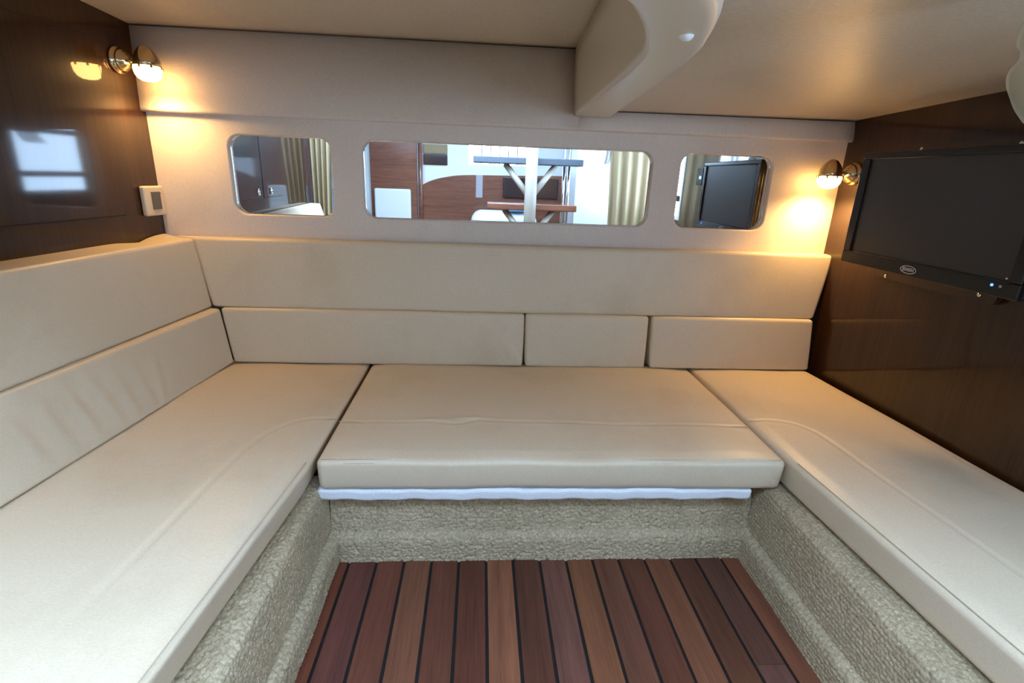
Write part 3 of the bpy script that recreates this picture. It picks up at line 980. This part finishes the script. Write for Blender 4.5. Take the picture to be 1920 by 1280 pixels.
# aft bulkhead: white with a window, dark wood below a curved line
slab('wall_aft', (-1.45, RY-0.04, 0.30), (1.425, RY, 0.75), 'white', 'white bulkhead above the aft window')
slab('wall_aft', (-1.45, RY-0.04, -1.0), (-0.13, RY, 0.30), 'white', 'white bulkhead left of the aft window')
slab('wall_aft', (0.55, RY-0.04, -1.0), (1.425, RY, 0.30), 'white', 'white bulkhead right of the aft window')
slab('wall_aft', (-0.13, RY-0.04, -1.0), (0.55, RY, 0.11), 'white', 'white bulkhead below the aft window')
win = empty('window_2', (0.21, RY, 0.11), 'small aft window with a white frame and bars', 'window', kind='structure')
for k in range(6):
    box('bar', (0.0+0.09*k, RY-0.02, 0.205), (0.012, 0.012, 0.19), 'grey', win, 0.003)
o = prism('wood_panel', [(-0.62, -1.0)]+[(a, z) for a, z in smoothpath([(-0.62, -0.12), (-0.50, -0.06), (-0.35, -0.02), (-0.15, 0.005), (0.3, 0.015), (0.86, 0.03)], 8)]+[(0.86, -1.0)], RY+0.03, RY, 'tread')
tag(o, 'dark wood panel with a curved top on the aft bulkhead', 'panel')
for nm, c, s_, mt_, lb, ct in (
    ('wall_tag', (-0.02, RY+0.036, -0.10), (0.07, 0.01, 0.22), 'grey', 'grey vertical tag on the aft wood panel', 'tag'),
    ('drawer_front', (0.50, RY+0.045, -0.10), (0.56, 0.03, 0.20), 'darkwin', 'dark drawer front in the aft wood panel', 'drawer'),
    ('tinted_window', (-0.46, RY+0.012, 0.14), (0.24, 0.02, 0.10), 'darkwin', 'small dark window in the aft bulkhead', 'window'),
    ('tan_blind', (-0.46, RY+0.012, 0.24), (0.24, 0.02, 0.09), 'tan', 'rolled tan blind above the small dark window', 'blind'),
    ('white_hatch', (-0.88, RY+0.09, -0.33), (0.36, 0.05, 0.36), 'white', 'white rounded hatch cover beside the wooden door', 'hatch'),
    ('saloon_door', (-0.87, RY+0.03, -0.10), (0.46, 0.04, 1.2), 'tread', 'reddish wooden saloon door', 'door'),
    ('white_locker', (1.05, -1.25, -0.3), (0.42, 0.5, 1.4), 'white', 'tall white locker on the saloon side', 'locker')):
    tag(box(nm, c, s_, mt_, None, 0.02 if nm in ('white_hatch', 'tinted_window') else 0.008, es=4), lb, ct)
tag(tube('door_post', [(-0.605, RY+0.06, -1.0), (-0.605, RY+0.06, 0.6)], 0.022, 'tread', None, 12), 'round varnished post beside the saloon door', 'post')
# companionway ladder
ld = empty('companionway_ladder', (0.39, -0.5, -1.0), 'companionway ladder with teak treads on a cream pole', 'ladder')
tube('pole', [(0.39, -0.44, -1.0), (0.39, -0.44, 0.62)], 0.047, 'polecol', ld, 20)
for i, (zc, mt_) in enumerate(((0.125, 'treadedge'), (-0.225, 'tread'), (-0.58, 'tread'))):
    x0, x1 = ((-0.067, 0.80), (0.05, 0.77), (0.05, 0.77))[i]
    t_ = box('tread', ((x0+x1)/2, -0.56, zc), (x1-x0, 0.20, 0.05), mt_, ld, 0.008)
    for s_ in (-1, 1):
        tube('bracket', [(0.39, -0.46, zc-0.28), (0.39+s_*0.20, -0.55, zc-0.025)], 0.024, 'polecol', ld, 8)
for x in (0.68, 0.72):
    tube('handrail', [(x, -0.66, -1.0), (x, -0.66, 0.5)], 0.012, 'chrome', ld, 10)
tag(box('saloon_cushion', (0.22, -1.3, -0.42), (0.62, 0.4, 0.22), 'white', None, 0.10, es=6), 'rounded white saloon cushion', 'cushion')
tag(box('folded_towel', (0.34, -1.28, -0.290), (0.20, 0.36, 0.03), 'bluecloth', None, 0.012, es=3), 'blue towel folded over the saloon cushion', 'towel')
# entrance curtains
def curtain(label, x0, x1, y, z0, z1, amp, k, gather):
    V, F = [], []
    nx, nz_ = 80, 24
    for i in range(nz_+1):
        t = i/nz_
        g = 1-gather*math.sin(math.pi*0.5*t)
        for j in range(nx+1):
            s_ = j/nx
            V.append((x0+(x1-x0)*s_*g, y+amp*math.sin(s_*k*2*math.pi)*(0.6+0.4*t), z1+(z0-z1)*t))
    nv = len(V)
    V += [(a, b2-0.006, c) for a, b2, c in V]
    for i in range(nz_):
        for j in range(nx):
            q = (i*(nx+1)+j, i*(nx+1)+j+1, (i+1)*(nx+1)+j+1, (i+1)*(nx+1)+j)
            F.append(q); F.append(tuple(a+nv for a in reversed(q)))
    return tag(mk('curtain', V, F, 'tan'), label, 'curtain', 'entrance curtains')
curtain('tan curtain gathered at the left of the entrance', -1.235, -1.07, YB-0.03, -0.85, 0.45, 0.018, 4, 0.3)
curtain('tan curtain gathered at the right of the entrance', 1.345, 0.95, YB-0.03, -0.85, 0.29, 0.018, 5, 0.1)
# blue standby light on a small panel of the right wall
pn = empty('control_panel', (XR(0.65), 0.65, -0.02), 'small black control panel with a bright blue light', 'panel')
box('panel', (XR(0.65)-0.006, 0.56, 0.045), (0.014, 0.09, 0.10), 'tvblack', pn, 0.004)
lathe('indicator', [(0.008, 0.0), (0.0065, 0.003), (0.0001, 0.0045)], (XR(0.65)-0.013, 0.575, 0.039), (-1, 0, 0), 'blueled2', pn, 12)
# header over the entrance and saloon roof round the open hatch
slab('wall_header', (-1.30, YC-0.03, 0.27), (1.45, YC, 0.75), 'white', 'white header above the cabin entrance')
def roof(lo, hi, lb):
    o = slab('ceiling', lo, hi, 'white', lb); o['category'] = 'ceiling'
roof((-1.40, RY, 0.75), (1.425, -0.4, 0.79), 'saloon roof aft of the open hatch')
roof((-1.40, -0.4, 0.75), (-1.15, YC, 0.79), 'saloon roof to the left of the open hatch')
roof((0.55, -0.4, 0.75), (1.425, YC, 0.79), 'saloon roof to the right of the open hatch')
